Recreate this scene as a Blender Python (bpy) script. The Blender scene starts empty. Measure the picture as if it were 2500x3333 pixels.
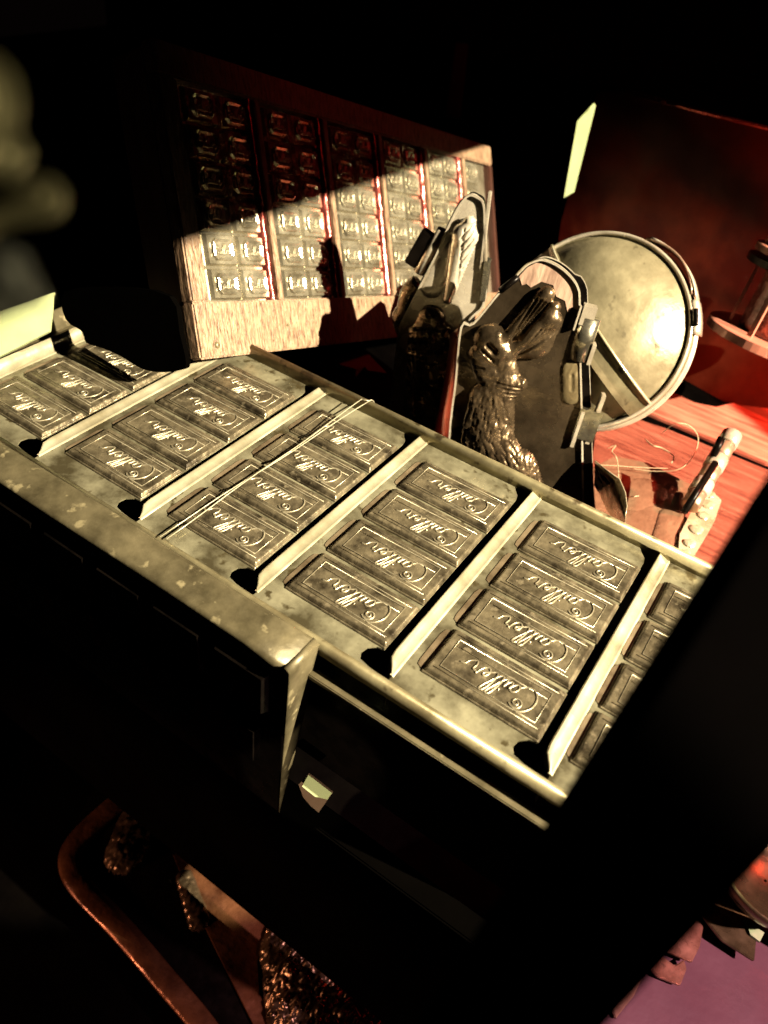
import bpy, bmesh, math, random
from mathutils import Vector, Matrix, noise
random.seed(7)
scene = bpy.context.scene
COL = scene.collection
U = 0.08                      # spacing of the mould columns in metres
# ------------------------------------------------------------------ camera
CAM = Vector((0.32521687, -0.19498111, 0.28694066))
RT = Vector((0.82638326, 0.55084242, 0.11689026))
UPV = Vector((-0.4433566, 0.50849314, 0.73815287))
BK = Vector((0.34716801, -0.66182125, 0.66442984))
FPX, PS = 2498.0, 2500.0/1659.0
cd = bpy.data.cameras.new('camera'); cam = bpy.data.objects.new('camera', cd); COL.objects.link(cam)
m = Matrix((RT, UPV, BK)).transposed().to_4x4(); m.translation = CAM; cam.matrix_world = m
cd.sensor_fit = 'VERTICAL'; cd.sensor_height = 36; cd.lens = FPX/3333*36
cd.clip_start = 0.01; cd.clip_end = 50
cd.dof.use_dof = True; cd.dof.focus_distance = 0.43; cd.dof.aperture_fstop = 9
scene.camera = cam
scene.view_settings.view_transform = 'Standard'; scene.view_settings.look = 'None'
scene.render.engine = 'CYCLES'; scene.cycles.diffuse_bounces = 0; scene.cycles.glossy_bounces = 4
scene.view_settings.exposure = 0; scene.view_settings.gamma = 1
# ------------------------------------------------------------------ world and lamps
w = bpy.data.worlds.new('World'); scene.world = w; w.use_nodes = True
bg = w.node_tree.nodes['Background']; bg.inputs[0].default_value = (0.9, 0.5, 0.4, 1); bg.inputs[1].default_value = 0.0012

def aim(o, target):
    o.rotation_euler = (Vector(target)-o.location).to_track_quat('-Z', 'Y').to_euler()
TD = Vector((.645, .68, .343)).normalized()      # sideways in the plane of the shadow edge
KD = Vector((-.718, .694, -.439)).normalized()   # forwards in the same plane
def lamp(name, typ, loc, target, power, col, **k):
    d = bpy.data.lights.new(name, typ); d.energy = power; d.color = col
    for a, b in k.items(): setattr(d, a, b)
    o = bpy.data.objects.new(name, d); COL.objects.link(o); o.location = loc; aim(o, target); return o
def on_plane0(x, y, z):
    d = RT*((x*PS-1250)/FPX) - UPV*((y*PS-1666.5)/FPX) - BK; return CAM + d*((z-CAM.z)/d.z)
KEY = CAM + TD*1.3 - KD*0.72
lamp('key_spot', 'SPOT', KEY, (.17, .26, .06), 680, (1, .85, .58), spot_size=math.radians(26.2), spot_blend=.05, shadow_soft_size=.006)
lamp('red_lamp', 'SPOT', (.78, .46, .42), (.42, .47, -.12), 34, (1, .06, .03), spot_size=math.radians(58), spot_blend=.8, shadow_soft_size=.03)
lamp('red_side_lamp', 'AREA', (.75, .9, .75), (.0, .4, .1), .45, (1, .05, .04), size=.12)
lamp('mauve_fill', 'SPOT', (.9, .05, .45), (.49, .10, -.24), 52, (1, .50, .55), spot_size=math.radians(34), spot_blend=.5, shadow_soft_size=.01)  # added spot brightening the mauve board, with no visible source
lamp('amber_fill', 'SPOT', (-.12, -.50, -.30), on_plane0(420, 1960, -5.0*.08), 6, (1, .42, .24), spot_size=math.radians(62), spot_blend=.6, shadow_soft_size=.02)  # invented orange fill for the low mould at the bottom left

lamp('red_sheet_fill', 'SPOT', (.64, .44, -.04), (.43, .66, -.07), 24, (1, .12, .06), spot_size=math.radians(75), spot_blend=.9, shadow_soft_size=.03)  # added red spot for the sheet's glow, not the lantern's light
lamp('olive_fill', 'SPOT', CAM+RT*.26+BK*.03, CAM-RT*.032+UPV*.021-BK*.067, 2.2, (1, .88, .50), spot_size=math.radians(20), spot_blend=.4, shadow_soft_size=.02)  # unseen fill added to brighten the blurred moulds

# ------------------------------------------------------------------ materials
def mat(name, c1, c2, metal=0., rough=.5, scale=20., bump=.0, bscale=60., stretch=(1, 1, 1), rvar=.12, contrast=(.35, .65), spots=None, emit=None, coat=0, bdist=.001, det=8, spec=.5):
    mt = bpy.data.materials.new(name); mt.use_nodes = True; nt = mt.node_tree; N = nt.nodes; L = nt.links
    b = N['Principled BSDF']; tc = N.new('ShaderNodeTexCoord'); mp = N.new('ShaderNodeMapping'); mp.inputs['Scale'].default_value = stretch
    L.new(tc.outputs['Object'], mp.inputs[0])
    oi = N.new('ShaderNodeObjectInfo'); off = N.new('ShaderNodeVectorMath'); off.operation = 'ADD'
    sc = N.new('ShaderNodeMath'); sc.operation = 'MULTIPLY'; sc.inputs[1].default_value = 7.
    L.new(oi.outputs['Random'], sc.inputs[0]); L.new(mp.outputs[0], off.inputs[0]); L.new(sc.outputs[0], off.inputs[1])
    n = N.new('ShaderNodeTexNoise'); n.inputs['Scale'].default_value = scale; n.inputs['Detail'].default_value = det; n.inputs['Roughness'].default_value = .62
    L.new(off.outputs[0], n.inputs['Vector'])
    r = N.new('ShaderNodeValToRGB'); r.color_ramp.elements[0].position = contrast[0]; r.color_ramp.elements[1].position = contrast[1]
    r.color_ramp.elements[0].color = (*c1, 1); r.color_ramp.elements[1].color = (*c2, 1)
    L.new(n.outputs['Fac'], r.inputs[0]); colout = r.outputs[0]
    if spots:
        n3 = N.new('ShaderNodeTexNoise'); n3.inputs['Scale'].default_value = spots[1]; n3.inputs['Detail'].default_value = 3; L.new(off.outputs[0], n3.inputs['Vector'])
        r3 = N.new('ShaderNodeValToRGB'); r3.color_ramp.elements[0].position = spots[2]; r3.color_ramp.elements[1].position = spots[2]+.07
        mx = N.new('ShaderNodeMixRGB'); L.new(n3.outputs['Fac'], r3.inputs[0]); L.new(r3.outputs[0], mx.inputs[0]); L.new(colout, mx.inputs[1]); mx.inputs[2].default_value = (*spots[0], 1); colout = mx.outputs[0]
    L.new(colout, b.inputs['Base Color']); b.inputs['Metallic'].default_value = metal
    n2 = N.new('ShaderNodeTexNoise'); n2.inputs['Scale'].default_value = scale*2.7; n2.inputs['Detail'].default_value = 5; L.new(off.outputs[0], n2.inputs['Vector'])
    mr = N.new('ShaderNodeMapRange'); mr.inputs['From Min'].default_value = .3; mr.inputs['From Max'].default_value = .7
    mr.inputs['To Min'].default_value = max(0.03, rough-rvar); mr.inputs['To Max'].default_value = min(1, rough+rvar); L.new(n2.outputs['Fac'], mr.inputs['Value']); L.new(mr.outputs[0], b.inputs['Roughness'])
    if bump:
        nb = N.new('ShaderNodeTexNoise'); nb.inputs['Scale'].default_value = bscale; nb.inputs['Detail'].default_value = 6; L.new(off.outputs[0], nb.inputs['Vector'])
        bp = N.new('ShaderNodeBump'); bp.inputs['Strength'].default_value = bump; bp.inputs['Distance'].default_value = bdist; L.new(nb.outputs['Fac'], bp.inputs['Height']); L.new(bp.outputs[0], b.inputs['Normal'])
    b.inputs['Specular IOR Level'].default_value = spec
    if emit: b.inputs['Emission Color'].default_value = (*emit[0], 1); b.inputs['Emission Strength'].default_value = emit[1]
    if coat: b.inputs['Coat Weight'].default_value = coat; b.inputs['Coat Roughness'].default_value = .15
    return mt
M = {}
M['tin'] = mat('worn_pale_tin', (.095, .080, .045), (.46, .43, .29), .45, .32, 34, .35, 90, contrast=(.36, .62), spots=((.10, .08, .04), 110, .62))
M['tin_fold'] = mat('bright_tin_fold', (.40, .34, .20), (.88, .82, .60), .55, .28, 30, .15, 90, contrast=(.3, .6))
M['bar'] = mat('dark_mirroring_tin', (.045, .035, .022), (.30, .25, .16), .5, .34, 75, .6, 260, contrast=(.34, .66), spots=((.30, .25, .165), 210, .60), rvar=.16)  # same tin as the tray; dark reflections put into its colour, plus speckle
M['letter'] = mat('rubbed_raised_tin', (.28, .24, .165), (.60, .54, .39), .6, .34, 120, contrast=(.3, .7))
M['rim'] = mat('brown_tin_rim', (.16, .13, .07), (.42, .37, .22), .5, .42, 28, .3, 120, spots=((.08, .06, .03), 80, .63))
M['brass'] = mat('brown_brass_tin', (.14, .10, .05), (.40, .32, .18), .55, .36, 35, .3, 110, contrast=(.3, .7))
M['flange'] = mat('mottled_tin_flange', (.055, .045, .024), (.23, .195, .115), .35, .42, 45, .3, 150, contrast=(.3, .70), spots=((.40, .34, .20), 110, .62))
M['shade'] = mat('shaded_tin', (.002, .0016, .0014), (.007, .005, .004), .3, .34, 60, .3, 150, spec=.12)  # near-black tin; shade on unlit parts put into the colour
M['wood'] = mat('bleached_old_wood', (.095, .047, .026), (.42, .275, .175), 0, .42, 60, .8, 90, stretch=(8, 1.7, 4), contrast=(.34, .58), spots=((.09, .04, .02), 120, .60), bdist=.0012)
M['wood_shaded'] = mat('shaded_side_wood', (.035, .011, .007), (.07, .025, .015), 0, .55, 26, .4, 60, stretch=(5, .7, 3))  # darker copy of the frame wood; shade on its sides painted in
M['wood_deep'] = mat('deep_red_wood', (.014, .001, .0008), (.022, .002, .0015), 0, .8, 30, spec=0)
M['ember'] = mat('brown_copper', (.05, .018, .008), (.22, .095, .042), .5, .34, 30, .9, 70, bdist=.002)
M['ribtin'] = mat('tan_stained_tin', (.14, .10, .06), (.40, .31, .20), .45, .38, 40, .3, 120)
M['plate_tin'] = mat('dark_mirror_tinplate', (.018, .013, .008), (.14, .10, .062), .7, .24, 26, .5, 90, contrast=(.3, .68))  # darkness that the plate mirrors is put into its colour
M['strap'] = mat('brownish_tin_strap', (.14, .115, .065), (.36, .31, .19), .5, .34, 30, .4, 90, spots=((.07, .05, .03), 90, .62))
M['lit_rose'] = mat('rosy_lit_tin', (.28, .16, .12), (.74, .50, .38), .35, .4, 60, .5, 160, stretch=(2.5, .6, 1), contrast=(.3, .6))
M['patch'] = mat('pink_lit_wood', (.55, .28, .20), (.70, .42, .32), 0, .6, 40)
M['cell'] = mat('polished_tin_cell', (.30, .26, .18), (.74, .68, .52), .74, .22, 45, .25, 180)
M['strip'] = mat('red_tinted_metal_strip', (.24, .045, .04), (.50, .12, .10), .8, .22, 30, .8, 110)  # red lamp's reflection put into the metal's base colour
M['polish'] = mat('polished_tinplate', (.50, .42, .32), (.88, .80, .66), .45, .26, 30, .35, 120, rvar=.08)
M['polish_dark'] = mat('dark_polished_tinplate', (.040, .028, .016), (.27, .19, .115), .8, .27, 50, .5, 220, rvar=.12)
M['dish'] = mat('dull_tin_dish', (.15, .13, .075), (.44, .39, .25), .4, .44, 24, .5, 120, contrast=(.3, .68), rvar=.14, spots=((.10, .085, .05), 70, .66))
M['pinktin'] = mat('rosy_tin', (.42, .26, .18), (.62, .42, .30), .6, .34, 18, .2, 60)
M['clip'] = mat('steel_clip', (.34, .30, .22), (.62, .58, .46), .9, .22, 60, .2, 150)
M['black'] = mat('black_matt_paint', (.0008, .0007, .0006), (.0016, .0013, .0011), 0, .9, 10, spec=0)
M['post'] = mat('black_frame_paint', (.0006, .0005, .0005), (.0010, .0008, .0008), 0, .9, 10, spec=0)
M['redpanel'] = mat('dark_brown_lacquered_sheet', (.045, .0045, .0025), (.170, .036, .016), .0, .40, 9, .5, 14, contrast=(.40, .72), bdist=.004, spec=.15)
M['table'] = mat('planed_softwood', (.24, .050, .032), (.70, .245, .165), 0, .48, 14, .3, 50, stretch=(1.2, 14, 4), contrast=(.35, .65))  # red light is put into the wood's colour besides the lamps
M['redglaze'] = mat('red_pebbled_glass', (.50, .07, .04), (.72, .14, .08), .1, .25, 40, 1.0, 230, coat=.6, bdist=.003)
M['disc'] = mat('pale_painted_disc', (.52, .19, .13), (.70, .30, .21), .1, .35, 20)
M['cream'] = mat('cream_card', (.40, .47, .23), (.55, .62, .34), 0, .6, 12)
M['wire'] = mat('bright_wire', (.70, .64, .46), (.90, .84, .62), .5, .25, 60)
M['hair'] = mat('straw_thread', (.50, .40, .24), (.75, .62, .40), 0, .5, 60)
M['mauve'] = mat('mauve_lacquered_board', (.085, .042, .058), (.165, .082, .098), .0, .38, 7, .25, 150, contrast=(.3, .7), spots=((.62, .42, .36), 160, .74))
M['copper'] = mat('coppery_crumpled_metal', (.22, .10, .06), (.52, .28, .18), .5, .32, 60, .5, 90, bdist=.0015)
M['greenmetal'] = mat('olive_metal', (.10, .09, .04), (.22, .19, .09), .7, .3, 40, .3, 80)
M['blur'] = mat('olive_tin', (.16, .14, .07), (.42, .37, .23), .5, .4, 9, .4, 40)
M['greytin'] = mat('grey_tin', (.14, .14, .13), (.44, .43, .41), .5, .4, 20, .4, 60)
M['felt'] = mat('dark_floor_felt', (.0010, .0008, .0008), (.002, .0016, .0014), 0, .9, 30, spec=0)
M['glass'] = mat('brown_film', (.20, .10, .06), (.34, .19, .12), .3, .16, 24, .8, 60, bdist=.003)

# ------------------------------------------------------------------ helpers
def obj(name, bm, mt, parent=None, smooth=False):
    me = bpy.data.meshes.new(name); bmesh.ops.recalc_face_normals(bm, faces=bm.faces); bm.to_mesh(me); bm.free()
    for p in me.polygons: p.use_smooth = smooth
    me.materials.append(M[mt]); o = bpy.data.objects.new(name, me); COL.objects.link(o)
    if parent: o.parent = parent
    return o
def rawobj(name, verts, faces, mt, parent=None, smooth=True):
    me = bpy.data.meshes.new(name); me.from_pydata(verts, [], faces)
    for p in me.polygons: p.use_smooth = smooth
    me.materials.append(M[mt]); o = bpy.data.objects.new(name, me); COL.objects.link(o)
    if parent: o.parent = parent
    return o
def thing(name, label, cat, mw=None, group=None):
    o = bpy.data.objects.new(name, None); COL.objects.link(o); o.empty_display_size = .01
    if mw is not None: o.matrix_world = mw
    o['label'] = label; o['category'] = cat
    if group: o['group'] = group
    return o
def tag(o, label, cat, group=None):
    o['label'] = label; o['category'] = cat
    if group: o['group'] = group
    return o
def frame(o, ex, ey):
    ex = Vector(ex).normalized(); n = ex.cross(Vector(ey)).normalized(); ey = n.cross(ex)
    mm = Matrix((ex, ey, n)).transposed().to_4x4(); mm.translation = Vector(o); return mm
def ray(x, y):                 # direction through a point of the 1659-wide view
    return RT*((x*PS-1250)/FPX) - UPV*((y*PS-1666.5)/FPX) - BK
def on_plane(x, y, o, n):
    d = ray(x, y); n = Vector(n); return CAM + d*(((Vector(o)-CAM).dot(n))/d.dot(n))
def uv(mw, x, y):              # local (u, v) on the plane of frame mw
    p = on_plane(x, y, mw.translation, mw.col[2].to_3d()); q = mw.inverted() @ p; return (q.x, q.y)
def box(bm, x0, x1, y0, y1, z0, z1, bev=0):
    r = bmesh.ops.create_cube(bm, size=1); vs = r['verts']
    for v in vs: v.co = Vector((x0+(v.co.x+.5)*(x1-x0), y0+(v.co.y+.5)*(y1-y0), z0+(v.co.z+.5)*(z1-z0)))
    if bev:
        es = list({e for v in vs for e in v.link_edges}); bmesh.ops.bevel(bm, geom=es, offset=bev, segments=2, affect='EDGES')
def prism(bm, pts, z0, z1, bev=0):
    a = [bm.verts.new((p[0], p[1], z1)) for p in pts]; f = bm.faces.new(a)
    r = bmesh.ops.extrude_face_region(bm, geom=[f]); vs = [g for g in r['geom'] if isinstance(g, bmesh.types.BMVert)]
    for v in vs: v.co.z = z0
    bmesh.ops.recalc_face_normals(bm, faces=bm.faces)
def frust(bm, x0, x1, y0, y1, z0, z1, dx, dy, top=True):
    b = [bm.verts.new(p) for p in ((x0, y0, z0), (x1, y0, z0), (x1, y1, z0), (x0, y1, z0))]
    t = [bm.verts.new(p) for p in ((x0+dx, y0+dy, z1), (x1-dx, y0+dy, z1), (x1-dx, y1-dy, z1), (x0+dx, y1-dy, z1))]
    for i in range(4): bm.faces.new((b[i], b[(i+1) % 4], t[(i+1) % 4], t[i]))
    if top: bm.faces.new(t)
    bm.faces.new(b[::-1]); return t
def cat_rom(P, n=5, closed=False):
    P = [Vector(p) if len(p) == 3 else Vector((p[0], p[1], 0)) for p in P]; out = []; N = len(P)
    for i in range(N if closed else N-1):
        p0 = P[(i-1) % N] if closed or i > 0 else P[0]; p1 = P[i]; p2 = P[(i+1) % N]; p3 = P[(i+2) % N] if closed or i+2 < N else P[-1]
        for k in range(n):
            t = k/n; out.append(.5*((2*p1)+(p2-p0)*t+(2*p0-5*p1+4*p2-p3)*t*t+(3*p1-p0-3*p2+p3)*t**3))
    if not closed: out.append(P[-1])
    return out
def tube(bm, P, r, seg=6, closed=False, flat=1.):
    N = len(P); rings = []
    for i, p in enumerate(P):
        a = P[i-1] if (i > 0 or closed) else P[i]; b = P[(i+1) % N] if (i < N-1 or closed) else P[i]
        d = (b-a); d = d.normalized() if d.length > 1e-9 else Vector((1, 0, 0))
        up = Vector((0, 0, 1)) if abs(d.z) < .9 else Vector((0, 1, 0))
        s = d.cross(up).normalized(); q = s.cross(d)
        rr = r(i/(N-1)) if callable(r) else r
        rings.append([bm.verts.new(p+s*math.cos(2*math.pi*k/seg)*rr+q*math.sin(2*math.pi*k/seg)*rr*flat) for k in range(seg)])
    for i in range(N if closed else N-1):
        A, B = rings[i], rings[(i+1) % N]
        for k in range(seg): bm.faces.new((A[k], A[(k+1) % seg], B[(k+1) % seg], B[k]))
    if not closed:
        bm.faces.new(rings[0][::-1]); bm.faces.new(rings[-1])
def lathe(bm, prof, seg=48, a0=0, a1=2*math.pi):
    full = abs(a1-a0-2*math.pi) < 1e-6; n = seg if full else seg+1; rings = []
    for r, z in prof: rings.append([bm.verts.new((r*math.cos(a0+(a1-a0)*k/seg), r*math.sin(a0+(a1-a0)*k/seg), z)) for k in range(n)])
    for A, B in zip(rings, rings[1:]):
        for k in range(n if full else n-1): bm.faces.new((A[k], A[(k+1) % n], B[(k+1) % n], B[k]))
def copy_tree(o, parent=None):
    c = o.copy(); COL.objects.link(c); c.parent = parent
    for ch in list(o.children): copy_tree(ch, c)
    return c

# script lettering of the maker's name, word length 1, baseline at 0
STROKES = [
 [(.165, .215), (.145, .245), (.165, .275), (.205, .265), (.215, .225), (.185, .185), (.135, .19), (.105, .235), (.13, .30), (.195, .325), (.25, .29)],
 [(.195, .325), (.12, .345), (.04, .28), (-.015, .16), (-.005, .03), (.07, -.055), (.16, -.04), (.225, .03)],
 [(.325, .115), (.285, .14), (.242, .10), (.225, .035), (.255, .0), (.30, .045), (.332, .125), (.315, .04), (.332, .005), (.365, .04), (.398, .13), (.382, .04), (.40, .005), (.435, .05), (.49, .18), (.54, .31), (.528, .35), (.49, .31), (.455, .17), (.443, .03), (.468, .0), (.51, .05), (.57, .18), (.622, .31), (.610, .35), (.572, .31), (.535, .17), (.523, .03), (.548, .0), (.59, .03), (.642, .07), (.68, .11), (.667, .145), (.635, .12), (.617, .06), (.640, .005), (.685, .015), (.725, .07), (.748, .15), (.758, .165), (.775, .135), (.80, .14), (.812, .12), (.797, .05), (.812, .0), (.85, .01), (.90, .055), (.93, .12), (.985, .135)],
 [(.418, .195), (.428, .215)]]
def lettering_bm(bm, x0, y0, L, r, z, n=4, seg=5, flip=True, flat=.8):
    sg = -1 if flip else 1
    for s in STROKES:
        P = cat_rom([(x0+sg*a*L, y0+sg*b*L, z) for a, b in s], n)
        tube(bm, P, r, seg, flat=flat)

# ------------------------------------------------------------------ setting
def struct(name, bm, m_, smooth=False):
    o = obj(name, bm, m_, None, smooth); o['kind'] = 'structure'; return o
bm = bmesh.new(); box(bm, -2.5, 3.5, -1.2, 3.5, -.47, -.44); struct('floor', bm, 'felt')
bm = bmesh.new(); box(bm, -.62, .36, .02, 1.4, -.150, -.128); struct('table_top', bm, 'felt')
bm = bmesh.new(); box(bm, -2.5, 3.5, 2.2, 2.24, -.439, 2.0); struct('back_wall', bm, 'black')

# black plinth front under the moulds
bm = bmesh.new(); box(bm, -.60, 4.5*U, -.30*U, -.12*U, -4.08*U, -1.60*U, .001)
tag(obj('plinth_board', bm, 'black'), 'black upright board below the stacked moulds, carrying the small bright clip', 'board')

# ------------------------------------------------------------------ chocolate mould with bars
def wv(x, y, z=0): return (x*U, y*U, z*U)
def build_bar(parent, kind='full'):
    bm = bmesh.new(); h = .036
    X0, X1, Y0, Y1 = .122*U, .866*U, -.006*U, .380*U
    # low foot, then the body with sloping sides
    frust(bm, X0-.012*U, X1+.004*U, Y0-.01*U, Y1+.008*U, -.002*U, .012*U, .004*U, .004*U)
    t = frust(bm, X0, X1, Y0, Y1, .010*U, h*U, .014*U, .016*U)
    # side step of the bar, a low rounded rib to its left
    pts = [(.088, .03), (.078, .08), (.078, .27), (.092, .335), (.118, .345), (.122, .02), (.105, .012)]
    o = obj('bar', bm, 'bar', parent)
    md = o.modifiers.new('b', 'BEVEL'); md.width = .0006; md.segments = 2; md.limit_method = 'ANGLE'
    bm = bmesh.new(); r = .0050*U; z = h*U+.0005*U
    a, b, c, d = .19*U, .80*U, .065*U, .305*U
    tube(bm, [Vector(p) for p in ((a, c, z), (b, c, z), (b, d, z), (a, d, z))], r, 5, True)
    tube(bm, [Vector((a+.01*U, d-.052*U, z)), Vector((b-.01*U, d-.052*U, z))], r*.62, 5)
    tube(bm, [Vector((a-.03*U, d+.026*U, z)), Vector((b+.03*U, d+.026*U, z))], r*.6, 5)
    tube(bm, [Vector((a-.03*U, c-.026*U, z)), Vector((b+.03*U, c-.026*U, z))], r*.6, 5)
    obj('raised_border', bm, 'letter', o, True)
    bm = bmesh.new(); lettering_bm(bm, .740*U, .232*U, 0.48*U, .0064*U, z+.001*U)
    obj('lettering', bm, 'letter', o, True)
    return o
def slot_col(x, first=False, last=False):
    return [(x, -.03), (x+.93, -.03), (x+.86, -.026), (x+.79, -.01), (x+.765, .035), (x+.775, .085), (x+.815, .125), (x+.862, .135), (x+.862, 1.90), (x+.85, 1.95), (x+.815, 1.99), (x+.79, 2.03), (x, 2.03)]
MAIN = thing('chocolate_mould', 'large pale tin mould tray with columns of dark lettered bars, lying flat', 'chocolate mould', frame((0, 0, 0), (1, 0, 0), (0, 1, 0)))
for c in range(-1, 5):
    bm = bmesh.new(); prism(bm, [wv(min(p[0], 4.86), p[1])[:2] for p in slot_col(c)], -.012*U, 0)
    obj('tray_panel', bm, 'tin', MAIN)
# front lip
bm = bmesh.new()
prof = [(-.03, .0), (-.055, .006), (-.075, -.002), (-.085, -.025), (-.085, -.085)]
xs = [-1.3, 4.86]
for (y0, z0), (y1, z1) in zip(prof, prof[1:]):
    vs = [bm.verts.new(wv(x, y, z)) for x, y, z in ((xs[0], y0, z0), (xs[1], y0, z0), (xs[1], y1, z1), (xs[0], y1, z1))]; bm.faces.new(vs)
bmesh.ops.remove_doubles(bm, verts=bm.verts, dist=1e-6)
o = obj('front_lip', bm, 'rim', MAIN, True); o.modifiers.new('s', 'SOLIDIFY').thickness = .0008
# back rim: inner wall, bead
bm = bmesh.new()
prof = [(2.028, -.01), (2.036, .055), (2.042, .085), (2.060, .100), (2.085, .100), (2.105, .085), (2.112, .05), (2.115, -.25)]
for (y0, z0), (y1, z1) in zip(prof, prof[1:]):
    vs = [bm.verts.new(wv(x, y, z)) for x, y, z in ((-.02, y0, z0), (4.86, y0, z0), (4.86, y1, z1), (-.02, y1, z1))]; bm.faces.new(vs)
bmesh.ops.remove_doubles(bm, verts=bm.verts, dist=1e-6)
o = obj('back_rim', bm, 'rim', MAIN, True); o.modifiers.new('s', 'SOLIDIFY').thickness = .0008
# ridges between the columns
for c in range(-1, 5):
    yt = 2.035 if c > -1 else 1.27
    bm = bmesh.new(); secs = []
    for y, k in [(0.0, .02), (.05, .45), (.10, .92), (.16, 1.), (.6, 1), (1.2, 1), (1.8, 1), (yt, 1)]:
        if y > yt: continue
        h = (.030 if c > -1 else .10)
        P = [(.012, .001), (.004, .009), (-.004, .010), (-.012, .008), (-.045*k, .010+(h-.010)*.55*k), (-.068*k, h*k+.002), (-.076*k, h*k), (-.080*k, h*k-.012), (-.080*k, -.30)]
        secs.append([bm.verts.new(wv(c+px, y, pz)) for px, pz in P])
    for A, B in zip(secs, secs[1:]):
        for i in range(len(A)-1): bm.faces.new((A[i], A[i+1], B[i+1], B[i]))
    obj('column_ridge', bm, 'tin_fold', MAIN, True)
# end rim at the far left
bm = bmesh.new()
vs = [wv(-1.08, -.05, 0), wv(-1.24, -.05, .02), wv(-1.27, -.05, .20), wv(-1.27, 1.38, .20), wv(-1.24, 1.38, .02), wv(-1.08, 1.38, 0)]
vs = [bm.verts.new(v) for v in vs]
bm.faces.new((vs[0], vs[1], vs[4], vs[5])); bm.faces.new((vs[1], vs[2], vs[3], vs[4]))
o = obj('end_rim', bm, 'flange', MAIN); o.modifiers.new('s', 'SOLIDIFY').thickness = .0012
bar0 = build_bar(MAIN); first = True
YS = [.145, .570, .995, 1.465-.04]
for c in range(-1, 5):
    for k in range(4):
        if c == -1 and k == 3: pass
        b = bar0 if first else copy_tree(bar0, MAIN); first = False
        b.location = Vector(wv(c+random.uniform(-.003, .003)-(.062 if c == 4 else 0), .150+k*.428, 0))
        b.rotation_euler = (0, 0, random.uniform(-.004, .004))
# low ribs left of each bar
for c in range(-1, 5):
    for k in range(4):
        bm = bmesh.new(); y = .150+k*.428
        P = [(c+.070, y+.02), (c+.062, y+.06), (c+.062, y+.30), (c+.072, y+.345), (c+.098, y+.358), (c+.122, y+.34), (c+.122, y+.02), (c+.10, y+.005)]
        if c == 5 or c == 4: P = [(q[0]-(.052 if c == 4 else 0), q[1]) for q in P]
        prism(bm, [wv(*q)[:2] for q in P], -.001*U, .005*U)
        o = obj('side_rib', bm, 'ribtin', MAIN); md = o.modifiers.new('b', 'BEVEL'); md.width = .0005; md.segments = 2; md.limit_method = 'ANGLE'

# lower mould in the stack
LOW = thing('chocolate_mould', 'lower tin mould under the big tray, only its narrow brown front rim showing', 'chocolate mould', frame(wv(0, 0, -.21), (1, 0, 0), (0, 1, 0)))
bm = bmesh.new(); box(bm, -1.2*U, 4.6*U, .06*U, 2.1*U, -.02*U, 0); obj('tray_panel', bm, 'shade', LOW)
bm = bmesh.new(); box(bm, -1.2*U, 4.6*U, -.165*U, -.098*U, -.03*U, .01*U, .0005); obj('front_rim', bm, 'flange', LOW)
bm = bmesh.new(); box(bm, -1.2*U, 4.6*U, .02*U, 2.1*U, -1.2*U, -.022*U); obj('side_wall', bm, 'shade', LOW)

# mould standing on edge in front
ED = thing('chocolate_mould', 'tin mould standing on edge in front, mottled flange on top and face in the dark', 'chocolate mould', frame(wv(0, 0, .03), (1, 0, 0), (0, 1, 0)))
bm = bmesh.new()
prof = [(-.075, -.03), (-.085, .002), (-.11, .012), (-.32, .004), (-.345, -.008), (-.356, -.04)]
N = 14
rows = []
for i in range(N+1):
    x = -1.6+(2.50+1.6)*i/N
    rows.append([bm.verts.new(wv(x, y, z+.006*math.sin(x*3+y*9))) for y, z in prof])
for A, B in zip(rows, rows[1:]):
    for i in range(len(A)-1): bm.faces.new((A[i], A[i+1], B[i+1], B[i]))
obj('top_flange', bm, 'flange', ED, True).modifiers.new('s', 'SOLIDIFY').thickness = .0008
bm = bmesh.new()   # right end flange bending down, tapering
secs = []
for t in range(13):
    a = t/12
    if a < .3: th = a/.3*math.pi/2; x = 2.50+.045*math.sin(th); z = .004-.045*(1-math.cos(th))
    else: q = (a-.3)/.7; x = 2.545-.02*q; z = -.041-1.62*q
    yb = -.080-(max(0, -z)/1.66)**1.3*.27
    secs.append([bm.verts.new(wv(x, y, z)) for y in (yb, yb*.5-.175, -.352)])
for A, B in zip(secs, secs[1:]):
    for i in range(2): bm.faces.new((A[i], A[i+1], B[i+1], B[i]))
obj('end_flange', bm, 'flange', ED, True).modifiers.new('s', 'SOLIDIFY').thickness = .0008
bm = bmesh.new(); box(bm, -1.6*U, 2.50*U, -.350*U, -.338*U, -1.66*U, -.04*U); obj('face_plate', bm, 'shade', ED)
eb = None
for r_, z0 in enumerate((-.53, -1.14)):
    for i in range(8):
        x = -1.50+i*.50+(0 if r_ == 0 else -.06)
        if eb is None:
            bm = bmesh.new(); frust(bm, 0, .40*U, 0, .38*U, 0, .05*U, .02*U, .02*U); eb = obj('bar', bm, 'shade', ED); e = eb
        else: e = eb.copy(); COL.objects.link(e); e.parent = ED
        e.rotation_euler = (math.pi/2, 0, 0); e.location = wv(x, -.350, z0)
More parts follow.
